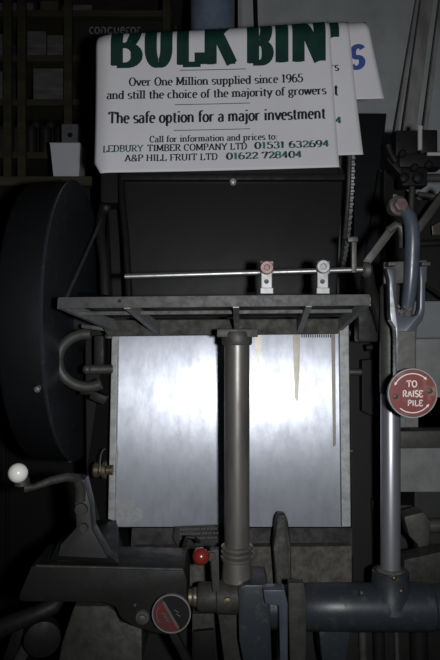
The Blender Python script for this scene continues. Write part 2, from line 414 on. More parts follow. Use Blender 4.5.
# --- pile table (tilted, ribbed underneath)
tb = MB()
a, b = P(57, 302.5, 1.05), P(371, 299.5, 1.05)
tb.hexa([a + Vector((0, 0, -.0095)), b + Vector((0, 0, -.0095)), b + Vector((0, .012, -.0095)), a + Vector((0, .012, -.0095)),
         a + Vector((.001, 0, .0085)), b + Vector((-.001, 0, .0085)), b + Vector((-.001, .012, .0085)), a + Vector((.001, .012, .0085))])
bmesh.ops.bevel(tb.bm, geom=tb.bm.edges[:], offset=.0015, segments=2, affect='EDGES')
fl_, fr_ = a + Vector((.002, .01, .0045)), b + Vector((-.002, .01, .0045))
bl_, br_ = P(78, 318, 1.27), P(352, 316.5, 1.27)
up = Vector((0, 0, .004))
tb.hexa([fl_, fr_, br_, bl_, fl_ + up, fr_ + up, br_ + up, bl_ + up])
table = tb.build('pile_table', M['table_iron'], press, False)
mb = MB(); mb.prism([P(98, 320, 1.26), P(342, 318.5, 1.26), P(338, 334, 1.26), P(108, 336.5, 1.26)], .008, .0015)
mb.build('back_flange', M['iron'], table, False)
for (x0, y0, x1, y1, ww) in ((60, 307, 112, 329, .007), (127, 307, 158, 333, .008), (236, 306, 237, 333, .008), (309, 305, 299, 332, .008), (368, 304, 340, 329, .007)):
    a_, b_ = P(x0, y0 + 1.5, 1.062), P(x1, y1 + 1.5, 1.262); ww *= 1.25
    h = .013
    mb = MB(); dx = Vector((ww / 2, 0, 0))
    mb.hexa([a_ - dx, a_ + dx, b_ + dx, b_ - dx, a_ - dx + Vector((0, 0, h)), a_ + dx + Vector((0, 0, h)), b_ + dx + Vector((0, 0, .022)), b_ - dx + Vector((0, 0, .022))])
    mb.build('rib', M['alum_edge'], table, False)  # paler than the table: worn edges, and the light they catch put into colour
mb = MB(); mb.bar(P(80, 313.5, 1.13), P(352, 311, 1.13), .006, .007)
mb.build('cross_rib', M['cast_mid'], table, False)
mb = MB(); mb.lathe(P(119.5, 301, 1.0495), (0, 1, 0), [(-.0004, R(2, 1.05)), (.004, R(2, 1.05))], 12)
mb.build('screw', M['cast'], table)

# --- centre column
c = P(237, 430, 1.13); rr = R(12.6, 1.13)
mb = MB(); mb.lathe((c.x, 1.13, 0), (0, 0, 1), [(P(0, 560, 1.13).z, rr), (P(0, 338, 1.13).z, rr)], 40)
column = mb.build('lift_column', M['column'], press)
mb = MB(); zt = P(0, 345, 1.13).z
mb.lathe((c.x, 1.13, zt), (0, 0, 1), [(0, rr * 1.12), (.003, rr * 1.2), (.02, rr * 1.2), (.024, rr * 1.12)], 40)
mb.box(P(237, 333, 1.14), (R(40, 1.14), .06, .014), bev=.002)
mb.build('column_head', M['cast_mid'], column)
mb = MB(); z0 = P(0, 560, 1.13).z
for k in range(3):
    mb.lathe((c.x, 1.13, z0 + k * .0095), (0, 0, 1), [(0, rr * 1.12), (.002, rr * 1.26), (.006, rr * 1.26), (.008, rr * 1.12)], 40)
mb.lathe((c.x, 1.13, z0 - .034), (0, 0, 1), [(0, rr * 1.22), (.034, rr * 1.12)], 40)
mb.build('collar', M['column'], column)

# --- gauge rod with its two clamps
ra, rb = P(125, 276.5, 1.10), P(366, 269.5, 1.10)
mb = MB(); mb.tube([ra, ra.lerp(rb, .5), rb], R(2.7, 1.10), 18)
grod = mb.build('gauge_rod', M['steel'], press)
for (x, yk, m_) in ((266.5, 268, 'pinkbolt'), (322.5, 267, 'alum_edge')):
    mb = MB(); mb.box(P(x, 279, 1.083), (R(11, 1.08), .008, R(26, 1.08)), bev=.0012)
    mb.box(P(x, 268, 1.098), (R(13, 1.1), .022, R(13, 1.1)), bev=.002)
    mb.box(P(x, 291, 1.076), (R(13, 1.08), .016, R(6, 1.08)), bev=.001)
    cl = mb.build('rod_clamp', M['alum_edge'], press, False)
    mb = MB(); kr = R(6.8, 1.075)
    mb.lathe(P(x, yk, 1.079), (0, -1, 0), [(0, kr * .9), (.001, kr), (.009, kr), (.0105, kr * .88), (.0105, kr * .45), (.0085, kr * .36), (.0085, 0)], 26)
    mb.build('clamp_knob', M[m_], cl)
    mb = MB(); mb.lathe(P(x, 281.5, 1.0775), (0, -1, 0), [(0, R(2.4, 1.08)), (.0015, R(2.2, 1.08))], 14)
    mb.build('screw', M['cast_mid'], cl)
# end bracket of the rod and the link arm
mb = MB()
mb.lathe(P(362, 270, 1.10), (1, 0, 0), [(0, R(6, 1.1)), (.004, R(8, 1.1)), (.012, R(8, 1.1)), (.016, R(5, 1.1))], 18)
mb.box(P(353.5, 255, 1.10), (R(5, 1.1), .014, R(36, 1.1)), bev=.002)
mb.box(P(352, 240, 1.095), (R(10, 1.1), .018, R(5, 1.1)), bev=.002)
mb.build('rod_end_bracket', M['dull'], press)
mb = MB(); mb.bar(P(365, 264, 1.12), P(393, 227, 1.12), .014, R(8, 1.12), .002, Vector((0, 1, 0)))
mb.tube([P(388, 231, 1.115), P(396, 225, 1.115), P(401, 227, 1.115), P(403, 236, 1.115), P(403, 248, 1.115)], R(4, 1.115), 12)
mb.build('link_arm', M['cast_mid'], press)
mb = MB(); mb.tube([P(367, 268, 1.125), P(370, 290, 1.15), P(378, 312, 1.18), P(384, 330, 1.18)], [R(6, 1.1), R(7, 1.1), R(8, 1.1), R(9, 1.1)], 14)
mb.box(P(366, 322, 1.20), (R(20, 1.2), .04, R(40, 1.2)), bev=.006)
mb.build('pivot_casting', M['cast'], press)

# --- upright polished rod
c = P(390.5, 480, 1.14); rr = R(9.8, 1.14)
mb = MB(); mb.lathe((c.x, 1.14, 0), (0, 0, 1), [(P(0, 576, 1.14).z, rr), (P(0, 335, 1.14).z, rr), (P(0, 333, 1.14).z, rr * .9)], 36)
urod = mb.build('polished_upright', M['rod'], press)
mb = MB(); mb.lathe((c.x, 1.14, 0), (0, 0, 1), [(P(0, 394, 1.14).z, rr * 1.02), (P(0, 392, 1.14).z, rr * 1.08), (P(0, 288, 1.14).z, rr * 1.08), (P(0, 284, 1.14).z, rr * .8), (P(0, 284, 1.14).z, 0)], 36)
mb.build('upper_sleeve', M['dull'], urod)

# --- fork lever with red disc
Yf = 1.045
out = [(386.5, 268), (396, 268), (396.5, 280), (397, 308), (399, 314), (404, 316.5), (413, 316.5), (418, 314), (420, 308), (420.5, 280), (420, 266), (428, 266),
       (426, 276), (425, 312), (423, 320), (417.5, 327), (416.5, 340), (416.5, 392), (396.5, 392), (396.5, 340), (395.5, 328), (391, 321), (390, 312), (389.5, 280)]
mb = MB(); mb.prism([P(x, y, Yf) for x, y in out], .024, .0025)
fork = mb.build('fork_lever', M['blue'], press)
mb = MB()
for x in (391, 424): mb.box(P(x, 264.5, Yf + .012), (R(9, Yf), .026, R(4, Yf)), bev=.002)
mb.prism([P(384, 262, Yf + .03), P(427, 260, Yf + .03), P(427, 282, Yf + .03), P(384, 284, Yf + .03)], .01, .002)
mb.build('worn_tip', M['cast_mid'], fork, False)
mb = MB()
for i in range(26):
    c = P(random.uniform(397, 414), random.uniform(306, 320), Yf + .014 + random.uniform(0, .012)); r = random.uniform(.0015, .004)
    mb.box(c, (r * 1.6, r, r), Matrix.Rotation(random.uniform(0, 3), 3, 'Y'), r * .2)
tag(mb.build('grease_lump', mat('ochre_grease', (.10, .088, .06), .7, 0, (.04, .035, .028), 90)  , fork), kind='stuff')

def disc(cx, cy, rpx, Y, face_mat, tilt=0.):
    c = P(cx, cy, Y); r = R(rpx, Y)
    mb = MB(); mb.lathe(c, (0, -1, 0), [(-.012, r * .55), (-.004, r * .9), (-.001, r), (.003, r), (.0042, r * .985), (.0042, r * .945), (.0030, r * .93), (.0030, 0)], 56)
    o = mb.build('warning_disc', M['alum_edge'], press)
    o.data.materials.append(face_mat)
    for p in o.data.polygons:
        if all(math.hypot(o.data.vertices[i].co.x, o.data.vertices[i].co.z) < r * .935 for i in p.vertices) and p.normal.y < -.5: p.material_index = 1
    return o, c, r
d1, dc, dr = disc(412, 393, 25, 1.0, M['red'])
tag(d1, 'round red disc reading TO RAISE PILE')
mb = MB()
fn = lambda x, y: dc + Vector((x / F, -.0034, y / F))
q = write('TO', -6.2, 4.6, 6.2, 6.2, .185, .17, 0, 1)
q += write('RAISE', -10.2, 10.4, -3.6, 6.2, .185, .17, 0, 1, .0)
q += write('PILE', -5.2, 10.4, -12.6, 5.6, .185, .17, 0, 1)
pen(q, arc(0, 0, 19.5, 19.5, 148, 52, 24), 1.0, 1.0, 2)
pen(q, arc(0, 0, 19.5, 19.5, 230, 318, 24), 1.0, 1.0, 2)
for ang, s_ in ((148, 1), (52, -1), (318, -1)):
    x, y = 19.5 * math.cos(math.radians(ang)), 19.5 * math.sin(math.radians(ang))
    ta = math.radians(ang + (90 if s_ > 0 else -90)) if ang != 318 else math.radians(ang + 90)
    e = (x + 3.2 * math.cos(ta), y + 3.2 * math.sin(ta)); nx, ny = -math.sin(ta) * 1.5, math.cos(ta) * 1.5
    q.append(((x + nx, y + ny), (x - nx, y - ny), e, e))
for qq in q:
    pts = []
    for p in qq:
        if p not in pts: pts.append(p)
    if len(pts) > 2: mb.bm.faces.new([mb.bm.verts.new(fn(*p)) for p in pts])
mb.build('lettering', M['lettering_white'], d1, False)
for (x, y) in ((395.5, 396.5), (430, 391)):
    mb = MB(); mb.lathe(P(x, y, .9968), (0, -1, 0), [(-.001, R(2.9, 1)), (.0008, R(2.7, 1)), (.0016, R(1.6, 1)), (.0016, 0)], 16)
    mb.build('rivet', M['cast_mid'], d1)
mb = MB(); mb.prism([P(397.5, 331, Yf - .0015), P(415.5, 331, Yf - .0015), P(415.5, 390, Yf - .0015), P(397.5, 390, Yf - .0015)], .006, .001)
mb.build('worn_shank', M['dull'], fork, False)
# hub that carries the disc
mb = MB(); mb.lathe(P(410, 394, 1.014), (0, 1, 0), [(0, R(14, 1)), (.05, R(15, 1)), (.055, R(13, 1))], 28)
mb.build('disc_hub', M['void'], press)

# --- bent handle in the fork and its bolt
path = [(399, 207, 1.075), (405, 210.5, 1.066), (409.5, 217, 1.06), (412, 227, 1.058), (412.6, 241, 1.058), (412, 258, 1.06), (411, 276, 1.064), (409.5, 292, 1.068), (407.5, 306, 1.074), (406.5, 318, 1.078)]
mb = MB(); mb.tube([P(*p) for p in path], [R(6, 1.06), R(6.4, 1.06), R(6.8, 1.06), R(7.2, 1.06), R(7.4, 1.06), R(7.4, 1.06), R(7, 1.06), R(7, 1.06), R(6.2, 1.06), R(5.6, 1.06)], 22)
hand = mb.build('bent_handle', M['blue'], press)
mb = MB(); mb.lathe(P(398.5, 206, 1.068), (.25, -1, .1), [(-.02, R(7, 1.06)), (-.004, R(9, 1.06)), (-.003, R(10.2, 1.06)), (.003, R(10.2, 1.06)), (.004, R(9, 1.06))], 26)
mb.box(P(394.5, 197, 1.075), (R(4, 1.07), .008, R(5, 1.07)), bev=.001)
mb.build('washer', M['dull'], hand)
mb = MB(); mb.lathe(P(399, 205.7, 1.064), (.25, -1, .1), [(0, R(7.2, 1.05)), (.009, R(7.2, 1.05)), (.0105, R(6.2, 1.05)), (.0105, 0)], 6)
mb.build('hex_bolt', M['pinkbolt'], hand, False)

# --- lower carriage: long barrel, boss, hub, plates
cy = P(330, 607, 1.14); rb_ = R(22.5, 1.14)
mb = MB(); xs = lambda px: P(px, 0, 1.14).x
mb.lathe((0, 1.14, cy.z), (1, 0, 0), [(xs(246), rb_ * .8), (xs(248), rb_ * .9), (xs(304), rb_ * .93), (xs(306), rb_), (xs(350), rb_ * 1.02), (xs(430), rb_ * 1.02), (xs(432), rb_ * .95), (xs(470), rb_ * .95)], 44)
bar_ = mb.build('carriage_barrel', M['blue_dark'], press)
mb = MB(); c = P(390.5, 580, 1.14)
mb.lathe((c.x, 1.14, cy.z), (0, 0, 1), [(0, R(24, 1.14)), (P(0, 592, 1.14).z - cy.z, R(21, 1.14)), (P(0, 584, 1.14).z - cy.z, R(18.5, 1.14)), (P(0, 571, 1.14).z - cy.z, R(18, 1.14)), (P(0, 570, 1.14).z - cy.z, R(17, 1.14)), (P(0, 570, 1.14).z - cy.z, R(9, 1.14))], 40)
mb.build('upright_boss', M['blue_dark'], bar_)
for (x, y) in ((361.5, 593), (394, 578), (401, 591)):
    mb = MB(); mb.ball(P(x, y, 1.10 if x < 370 else 1.107), R(2.6, 1.1), 10)
    mb.build('oil_plug', M['brass'] if x > 370 else M['dull'], bar_)
mb = MB(); mb.lathe((c.x, 1.14, P(0, 571, 1.14).z), (0, 0, 1), [(0, R(15, 1.14)), (.004, R(13, 1.14)), (.006, R(10, 1.14))], 24)
mb.build('grease_ring', M['grime'], bar_)
# front body block
mb = MB(); mb.prism([P(238, 588, 1.09), P(246, 585, 1.09), P(268, 585, 1.09), P(270, 594, 1.09), P(272, 662, 1.09), P(243, 662, 1.09), P(239, 640, 1.09)], .09, .004)
mb.build('carriage_body', M['blue_dark'], press)
mb = MB(); mb.lathe((0, 1.12, P(0, 597, 1.12).z), (1, 0, 0), [(P(192, 0, 1.12).x, R(9, 1.12)), (P(197, 0, 1.12).x, R(9.5, 1.12)), (P(198, 0, 1.12).x, R(13, 1.12)), (P(202, 0, 1.12).x, R(14.5, 1.12)), (P(216, 0, 1.12).x, R(14.5, 1.12)), (P(217, 0, 1.12).x, R(16, 1.12)), (P(238, 0, 1.12).x, R(16.5, 1.12))], 32)
hub = mb.build('shaft_hub', M['iron'], press)
mb = MB(); mb.lathe((0, 1.12, P(0, 597, 1.12).z), (1, 0, 0), [(P(187, 0, 1.12).x, R(5, 1.12)), (P(189, 0, 1.12).x, R(8, 1.12)), (P(193, 0, 1.12).x, R(8, 1.12)), (P(194, 0, 1.12).x, R(9.5, 1.12)), (P(197, 0, 1.12).x, R(9.5, 1.12))], 20)
mb.build('brass_nut', M['brass'], hub)
mb = MB(); mb.lathe(P(227.5, 602, 1.091), (0, -1, 0), [(-.003, R(4.5, 1.1)), (.002, R(4.3, 1.1)), (.003, R(2, 1.1))], 16)
mb.build('brass_plug', M['brass'], hub)
# clamp levers in front
mb = MB(); mb.prism([P(263, 590, 1.07), P(285, 590, 1.07), P(288, 604, 1.07), P(288, 662, 1.07), P(280, 662, 1.07), P(279, 606, 1.07), P(265, 604, 1.07)], .03, .003)
mb.build('clamp_lever', M['blue'], press)
mb = MB(); mb.prism([P(288, 583, 1.06), P(304, 583, 1.06), P(307, 600, 1.06), P(306, 662, 1.06), P(290, 662, 1.06)], .02, .003)
mb.build('flat_lever', M['iron'], press)
mb = MB(); mb.prism([P(276, 520, 1.23), P(279, 515, 1.23), P(285, 515, 1.23), P(288, 521, 1.23), P(291, 545, 1.23), P(292, 590, 1.2), P(276, 590, 1.2), P(273, 548, 1.23)], .03, .004)
mb.build('dark_handle', M['iron'], press)
# support bracket below barrel
mb = MB(); mb.prism([P(318, 622, 1.12), P(352, 622, 1.12), P(346, 662, 1.12), P(322, 662, 1.12)], .06, .004)
mb.build('support_foot', M['blue_dark'], press)
for (x, m_, rr) in ((362, 'cast_mid', 4), (378, 'cast', 6), (396, 'dull', 2.5), (418, 'cast', 9)):
    mb = MB(); mb.tube([P(x, 612, 1.25), P(x + 2, 690, 1.25)], R(rr, 1.25), 14)
    mb.build('under_rod', M[m_], press)
mb = MB(); mb.prism([P(305, 625, 1.26), P(450, 625, 1.26), P(450, 720, 1.26), P(305, 720, 1.26)], .05, .004)
mb.build('lower_skirt', M['cast'], press)
mb = MB(); mb.prism([P(192, 614, 1.16), P(214, 614, 1.16), P(217, 662, 1.16), P(192, 662, 1.16)], .06, .003)
mb.prism([P(217, 608, 1.14), P(240, 600, 1.14), P(244, 662, 1.14), P(224, 662, 1.14)], .06, .003)
mb.build('gear_casing', M['iron'], press)
mb = MB(); mb.prism([P(193, 632, 1.150), P(214, 630, 1.150), P(216, 662, 1.150), P(193, 662, 1.150)], .02, .002)
mb.build('opening_cover', M['void'], press)

# red knob lever
mb = MB(); mb.ball(P(201, 556.5, 1.07), R(8.6, 1.07), 24)
rk = mb.build('red_knob', M['redknob'], press); tag(rk, 'red ball knob on a short lever')
mb = MB(); mb.bar(P(208, 556, 1.075), P(214, 556, 1.08), R(8, 1.07), R(8, 1.07), .001)
mb.bar(P(215, 548, 1.085), P(216, 590, 1.095), .012, R(7, 1.08), .001, Vector((0, 1, 0)))
mb.build('lever_arm', M['cast_mid'], rk)
mb = MB(); mb.tube([P(185, 571, 1.2), P(184, 545, 1.2), P(187, 537, 1.2), P(195, 538, 1.2), P(199, 542, 1.19)], R(2, 1.2), 8)
mb.build('hook_wire', M['cast'], press)

# --- left carriage arm with second disc
Ya = 1.06
out = [(31, 566), (184, 570), (187, 580), (187, 626), (181, 638), (150, 632), (132, 626), (121, 619), (115, 607), (104, 603), (24, 602), (18, 600), (20, 592)]
mb = MB(); mb.prism([P(x, y, Ya) for x, y in out], .11, .004)
armL = mb.build('carriage_arm', M['cast'], press)
mb = MB(); mb.prism([P(52, 559, 1.165), P(184, 562, 1.165), P(184, 569.5, 1.085), P(44, 566.5, 1.085)], .008, .001, (0, 0, -1))
mb.tube([P(36, 566, 1.062), P(183, 569.5, 1.062)], R(1.6, 1.06), 8)
mb.build('guide_rail', M['iron'], armL, False)
mb = MB(); mb.lathe(P(142.5, 617, Ya - .001), (0, -1, 0), [(0, R(7.5, 1.06)), (.004, R(6.5, 1.06)), (.0042, R(4, 1.06)), (.010, R(4, 1.06)), (.011, R(2, 1.06))], 18)
mb.build('bolt', M['dull'], armL)
mb = MB(); mb.lathe(P(135, 605, Ya - .001), (0, -1, 0), [(0, R(1.6, 1.06)), (.001, R(1.4, 1.06))], 10)
mb.build('screw', M['cast_mid'], armL)
d2, dc2, dr2 = disc(171.5, 613, 19.5, 1.03, M['reddark'])
tag(d2, 'worn round disc, half red and half black with a diagonal bar')
mb = MB(); a0_ = math.degrees(math.atan2(13, -7.5)); hs = arc(0, 0, 18, 18, a0_, a0_ - 182, 24)
mb.prism([dc2 + Vector((x / F * 1.03, -.0033, y / F * 1.03)) for x, y in hs], .0004)
mb.build('dark_half', M['void'], d2, False)
mb = MB()
q = []; pen(q, [(-8, 12), (7, -14)], 2.6, 2.6, 2); pen(q, arc(0, 0, 14.5, 14.5, 150, 215, 10), .8, .8, 2)
fn2 = lambda x, y: dc2 + Vector((x / F * 1.03, -.0038, y / F * 1.03))
for (x, y, l) in ((-9.5, 1.5, 4), (-7.5, -2, 5), (-6, -5.5, 4), (3, 4, 4), (5, 0, 4)):
    pen(q, [(x, y), (x + l, y - l * .6)], 1.0, 1.0, 2)
ink(mb, q, fn2); mb.build('worn_lettering', M['plate_text'], d2, False)
mb = MB(); mb.lathe(P(171, 613, 1.044), (0, 1, 0), [(0, R(12, 1.04)), (.03, R(12, 1.04))], 24)
mb.build('disc_stub', M['cast'], press)
mb = MB(); mb.bar(P(172, 630, 1.045), P(190, 664, 1.06), .012, R(9, 1.05), .002, Vector((0, 1, 0)))
mb.build('disc_lever', M['cast'], press)
# grey box below
mb = MB(); mb.prism([P(74, 606, 1.12), P(108, 606, 1.12), P(116, 612, 1.12), P(120, 622, 1.12), P(142, 626, 1.12), P(142, 665, 1.1), P(58, 665, 1.1), P(61, 645, 1.11)], .10, .004)
mb.build('gear_cover', M['iron'], press)
# foot levers at bottom left
mb = MB(); mb.tube([P(-8, 632, 1.09), P(10, 624, 1.09), P(36, 614, 1.09), P(54, 606, 1.10), P(60, 598, 1.11)], [R(11, 1.1), R(9, 1.1), R(8, 1.1), R(8, 1.1), R(6, 1.1)], 16)
mb.build('hand_lever', M['cast'], press)
mb = MB(); mb.lathe(P(42, 632, 1.13), (.3, -1, 0), [(0, R(18, 1.1)), (.03, R(18, 1.1)), (.034, R(12, 1.1))], 26)
mb.bar(P(22, 622, 1.15), P(8, 665, 1.15), .02, R(12, 1.1), .003, Vector((0, 1, 0)))
mb.bar(P(30, 640, 1.15), P(16, 668, 1.13), .02, R(9, 1.1), .003, Vector((0, 1, 0)))
mb.build('cam_follower', M['cast'], press)

# white knob lever
mb = MB(); wk = P(18, 473, 1.02); mb.ball(wk, R(9.8, 1.02), 26)
wko = mb.build('white_knob', M['whiteknob'], press); tag(wko, 'white ball knob on a bent lever')
mb = MB()
mb.lathe(P(22, 485, 1.03), (0, 0, 1), [(0, R(8, 1.03)), (.012, R(7, 1.03)), (.016, R(4, 1.03))], 14)
mb.tube([P(24, 488, 1.03), P(34, 487, 1.035), P(50, 481, 1.045), P(66, 477, 1.06), P(76, 478, 1.075), P(80, 486, 1.085), P(81, 500, 1.09)], [R(5, 1.03), R(3.2, 1.03), R(4.2, 1.04), R(4.5, 1.05), R(5, 1.06), R(5.5, 1.08), R(6, 1.08)], 14)
mb.build('lever_rod', M['iron'], wko)
mb = MB()
mb.prism([P(73, 478, 1.085), P(84, 480, 1.085), P(90, 505, 1.085), P(92, 530, 1.085), P(110, 562, 1.085), P(56, 562, 1.085), P(60, 545, 1.085), P(76, 528, 1.085)], .04, .004)
lp = mb.build('lever_pedestal', M['bed'], press)
mb = MB(); mb.lathe(P(81.5, 509, 1.084), (0, -1, 0), [(0, R(6.5, 1.08)), (.006, R(6, 1.08)), (.0065, R(3, 1.08))], 18)
mb.lathe(P(84, 527, 1.084), (0, -1, 0), [(0, R(5, 1.08)), (.006, R(4.5, 1.08))], 6)
mb.build('pivot_bolt', M['iron'], lp)
mb = MB(); mb.hexa([P(50, 560, 1.07), P(118, 563, 1.07), P(124, 545, 1.3), P(74, 540, 1.3), P(58, 543, 1.12), P(100, 548, 1.12), P(116, 520, 1.3), P(80, 520, 1.3)])
mb.build('rear_casting', M['black'], press, False)

# brass knob with wire beside the plate
mb = MB(); mb.lathe((0, 1.30, P(0, 470, 1.30).z), (1, 0, 0), [(P(93, 0, 1.3).x, R(6, 1.3)), (P(95, 0, 1.3).x, R(8, 1.3)), (P(99, 0, 1.3).x, R(8, 1.3)), (P(100, 0, 1.3).x, R(6, 1.3)), (P(102, 0, 1.3).x, R(6, 1.3)), (P(103, 0, 1.3).x, R(9, 1.3)), (P(106, 0, 1.3).x, R(9, 1.3)), (P(107, 0, 1.3).x, R(5, 1.3)), (P(113, 0, 1.3).x, R(5, 1.3))], 22)
bk = mb.build('brass_thumbscrew', M['brass'], press)
mb = MB(); mb.tube([P(106 + 10 * math.cos(math.radians(t_)) * .5 - 1, 463 + 14 * math.sin(math.radians(t_)), 1.29) for t_ in range(120, 271, 15)], R(.7, 1.29), 6)
mb.build('spring_wire', M['steel'], bk)

# --- hook and stubs left of the plate
mb = MB(); pts = []
for t_ in range(-72, -292, -12):
    t2 = math.radians(t_ - 10)
    pts.append(P(87 + 29 * math.cos(t2), 360.5 + 26.5 * -math.sin(t2) * -1, 1.28))
mb.tube(pts, [R(5.5, 1.28)] * len(pts), 16)
mb.build('curved_hook', M['dull'], press)
mb = MB(); mb.tube([P(86, 369.5, 1.27), P(112, 369, 1.29)], R(4.6, 1.28), 16); mb.ball(P(87, 369.5, 1.268), R(4.7, 1.28), 12)
mb.build('stub_pin', M['dull'], press)
mb = MB(); mb.box(P(101, 352, 1.33), (R(10, 1.3), .05, R(34, 1.3)), bev=.004); mb.box(P(88, 389, 1.30), (R(14, 1.3), .03, R(10, 1.3)), bev=.003)
mb.box(P(99, 397, 1.30), (R(16, 1.3), .03, R(9, 1.3)), Matrix.Rotation(.4, 3, 'Y'), bev=.003)
mb.build('hook_bracket', M['cast'], press)
mb = MB(); mb.box(P(109, 334, 1.30), (R(6, 1.3), .02, R(9, 1.3)), bev=.002); mb.bar(P(82, 326, 1.29), P(112, 330, 1.29), .012, .008)
mb.build('hook_clip', M['dull'], press)
mb = MB(); mb.prism([P(84, 300, 1.40), P(112, 300, 1.40), P(112, 560, 1.36), P(98, 560, 1.36), P(86, 470, 1.4)], .05, .004)
mb.build('side_frame', M['void'], press, False)
# right of the plate: dark frame, pins
mb = MB(); mb.prism([P(349, 300, 1.42), P(381, 300, 1.42), P(381, 590, 1.36), P(352, 590, 1.36)], .05, .004)
mb.build('side_frame', M['void'], press, False)
for (x0, x1, y, m_) in ((349, 361, 372, 'dull'), (366, 380, 348, 'cast'), (349, 357, 333, 'dull'), (349, 352.5, 451, 'brass')):
    mb = MB(); mb.tube([P(x0, y, 1.33), P(x1, y - (0 if m_ != 'cast' else 2), 1.33)], R(3.6 if x1 > 354 else 2, 1.33), 14)
    mb.build('stub_pin', M[m_], press)
mb = MB(); mb.prism([P(362, 360, 1.37), P(380, 358, 1.37), P(380, 420, 1.37), P(362, 412, 1.37)], .03, .003)
mb.build('cam_plate', M['void'], press, False)

# --- big belt guard, left
gX, gY, gZ, gR = -.319, 1.46, ZC + .02, .312
mb = MB(); prof = []
mb.lathe((0, gY, gZ), (1, 0, 0), [(gX - .085, gR * .5), (gX - .085, gR * .975), (gX - .078, gR * .99), (gX - .004, gR), (gX, gR * .99), (gX + .001, gR * .97), (gX - .006, gR * .955), (gX - .008, gR * .3)], 96)
guard = mb.build('belt_guard', M['black'], press)
mb = MB(); mb.lathe((0, gY, gZ), (1, 0, 0), [(gX - .006, gR * .9985), (gX - .0005, gR * 1.004), (gX + .0015, gR * .997)], 96)
mb.build('guard_edge', M['blue_dark'], guard)
for (x, y, Yb) in ((37.5, 389, 1.168), (70.5, 459, 1.425)):
    mb = MB(); mb.lathe(P(x, y, Yb), (-.1, -1, -.3 if y < 400 else -1.2), [(-.012, .004), (0, .006), (.004, .006), (.007, .003)], 8)
    mb.build('bright_bolt', M['alum_edge'], guard)
mb = MB(); mb.tube([P(105, 212, 1.60), P(60, 312, 1.28)], .004, 10)
mb.build('stay_rod', M['cast_mid'], guard)
mb = MB(); mb.tube([P(103, 205, 1.62), P(100, 232, 1.55), P(104, 262, 1.5), P(106, 300, 1.48)], [.010, .013, .011, .012], 12)
mb.ball(P(106, 208, 1.60), .014, 12)
mb.build('stay_arm', M['bed'], press)
mb = MB(); mb.lathe((0, gY, gZ), (1, 0, 0), [(gX - .02, .07), (gX + .06, .06), (gX + .12, .05), (gX + .12, .01)], 28)
mb.build('shaft_bearing', M['void'], press)

# --- upper bed behind the table
mb = MB(); mb.prism([P(122, 168, 1.58), P(344, 168, 1.58), P(336, 300, 1.50), P(132, 300, 1.50)], .05, .006)
bed = mb.build('type_bed', M['bed'], press)
mb = MB(); mb.bar(P(122, 178, 1.565), P(344, 178, 1.565), .03, .016, .003)
mb.build('bed_clamp', M['cast'], bed)
mb = MB(); mb.lathe(P(233, 183, 1.55), (0, -1, .5), [(0, .008), (.008, .008), (.011, .005)], 8); mb.build('bed_bolt', M['bright'], bed)
mb = MB(); mb.tube([P(121, 170, 1.57), P(122, 200, 1.54), P(126, 240, 1.50), P(129, 300, 1.47)], R(3.5, 1.52), 12)
mb.build('bed_edge', M['cast'], bed)
mb = MB(); mb.prism([P(106, 180, 1.66), P(121, 180, 1.66), P(128, 310, 1.62), P(112, 310, 1.62)], .06, .004)
mb.build('bed_frame', M['black'], press, False)
mb = MB(); mb.box((0, 1.72, ZC - .10), (.60, .18, .5), bev=.01)
mb.build('back_casting', M['void'], press)
mb = MB(); mb.box((0, 1.62, ZC + .46), (R(236, 1.6), .10, .30), bev=.01)      # ink duct the posters hang over
mb.build('ink_duct', M['void'], press)
for s in (-1, 1):
    mb = MB(); mb.box((s * .27, 1.72, ZC + .24), (.05, .1, .5), bev=.006)
    mb.build('duct_bracket', M['void'], press)
# gear sector
gc = Vector((.318, 1.91, ZC + .435)); GR = .36
mb = MB(); N = 96; pts = []
A0, A1 = 172, 232
for i in range(N + 1):
    a_ = math.radians(A0 + (A1 - A0) * (i + (.3 if i % 4 in (0, 2) else 0)) / N); r_ = GR if i % 4 in (1, 2) else GR - .009
    pts.append(gc + Vector((0, math.cos(a_) * r_, math.sin(a_) * r_)))
for i in range(N, -1, -1):
    a_ = math.radians(A0 + (A1 - A0) * i / N); pts.append(gc + Vector((0, math.cos(a_) * (GR - .04), math.sin(a_) * (GR - .04))))
mb.prism(pts, .009, 0, (1, 0, 0))
mb.build('gear_sector', M['alum_edge'], press, False)
mb = MB(); pts = [gc + Vector((-.006, math.cos(math.radians(t_)) * (GR + .006), math.sin(math.radians(t_)) * (GR + .006))) for t_ in range(172, 215, 3)]
mb.tube(pts, .0055, 10)
mb.build('gear_guard_rim', M['cast_mid'], press)
# tall black frame right of the poster
mb = MB(); mb.prism([P(356, 113, 1.82), P(387, 113, 1.82), P(381, 168, 1.82), P(381, 330, 1.75), P(352, 330, 1.75)], .10, .004)
mb.build('frame_upright', M['black'], press, False)
mb = MB(); mb.box((.34, 1.80, .75), (.10, .16, .9), bev=.01)
mb.build('frame_leg', M['void'], press)

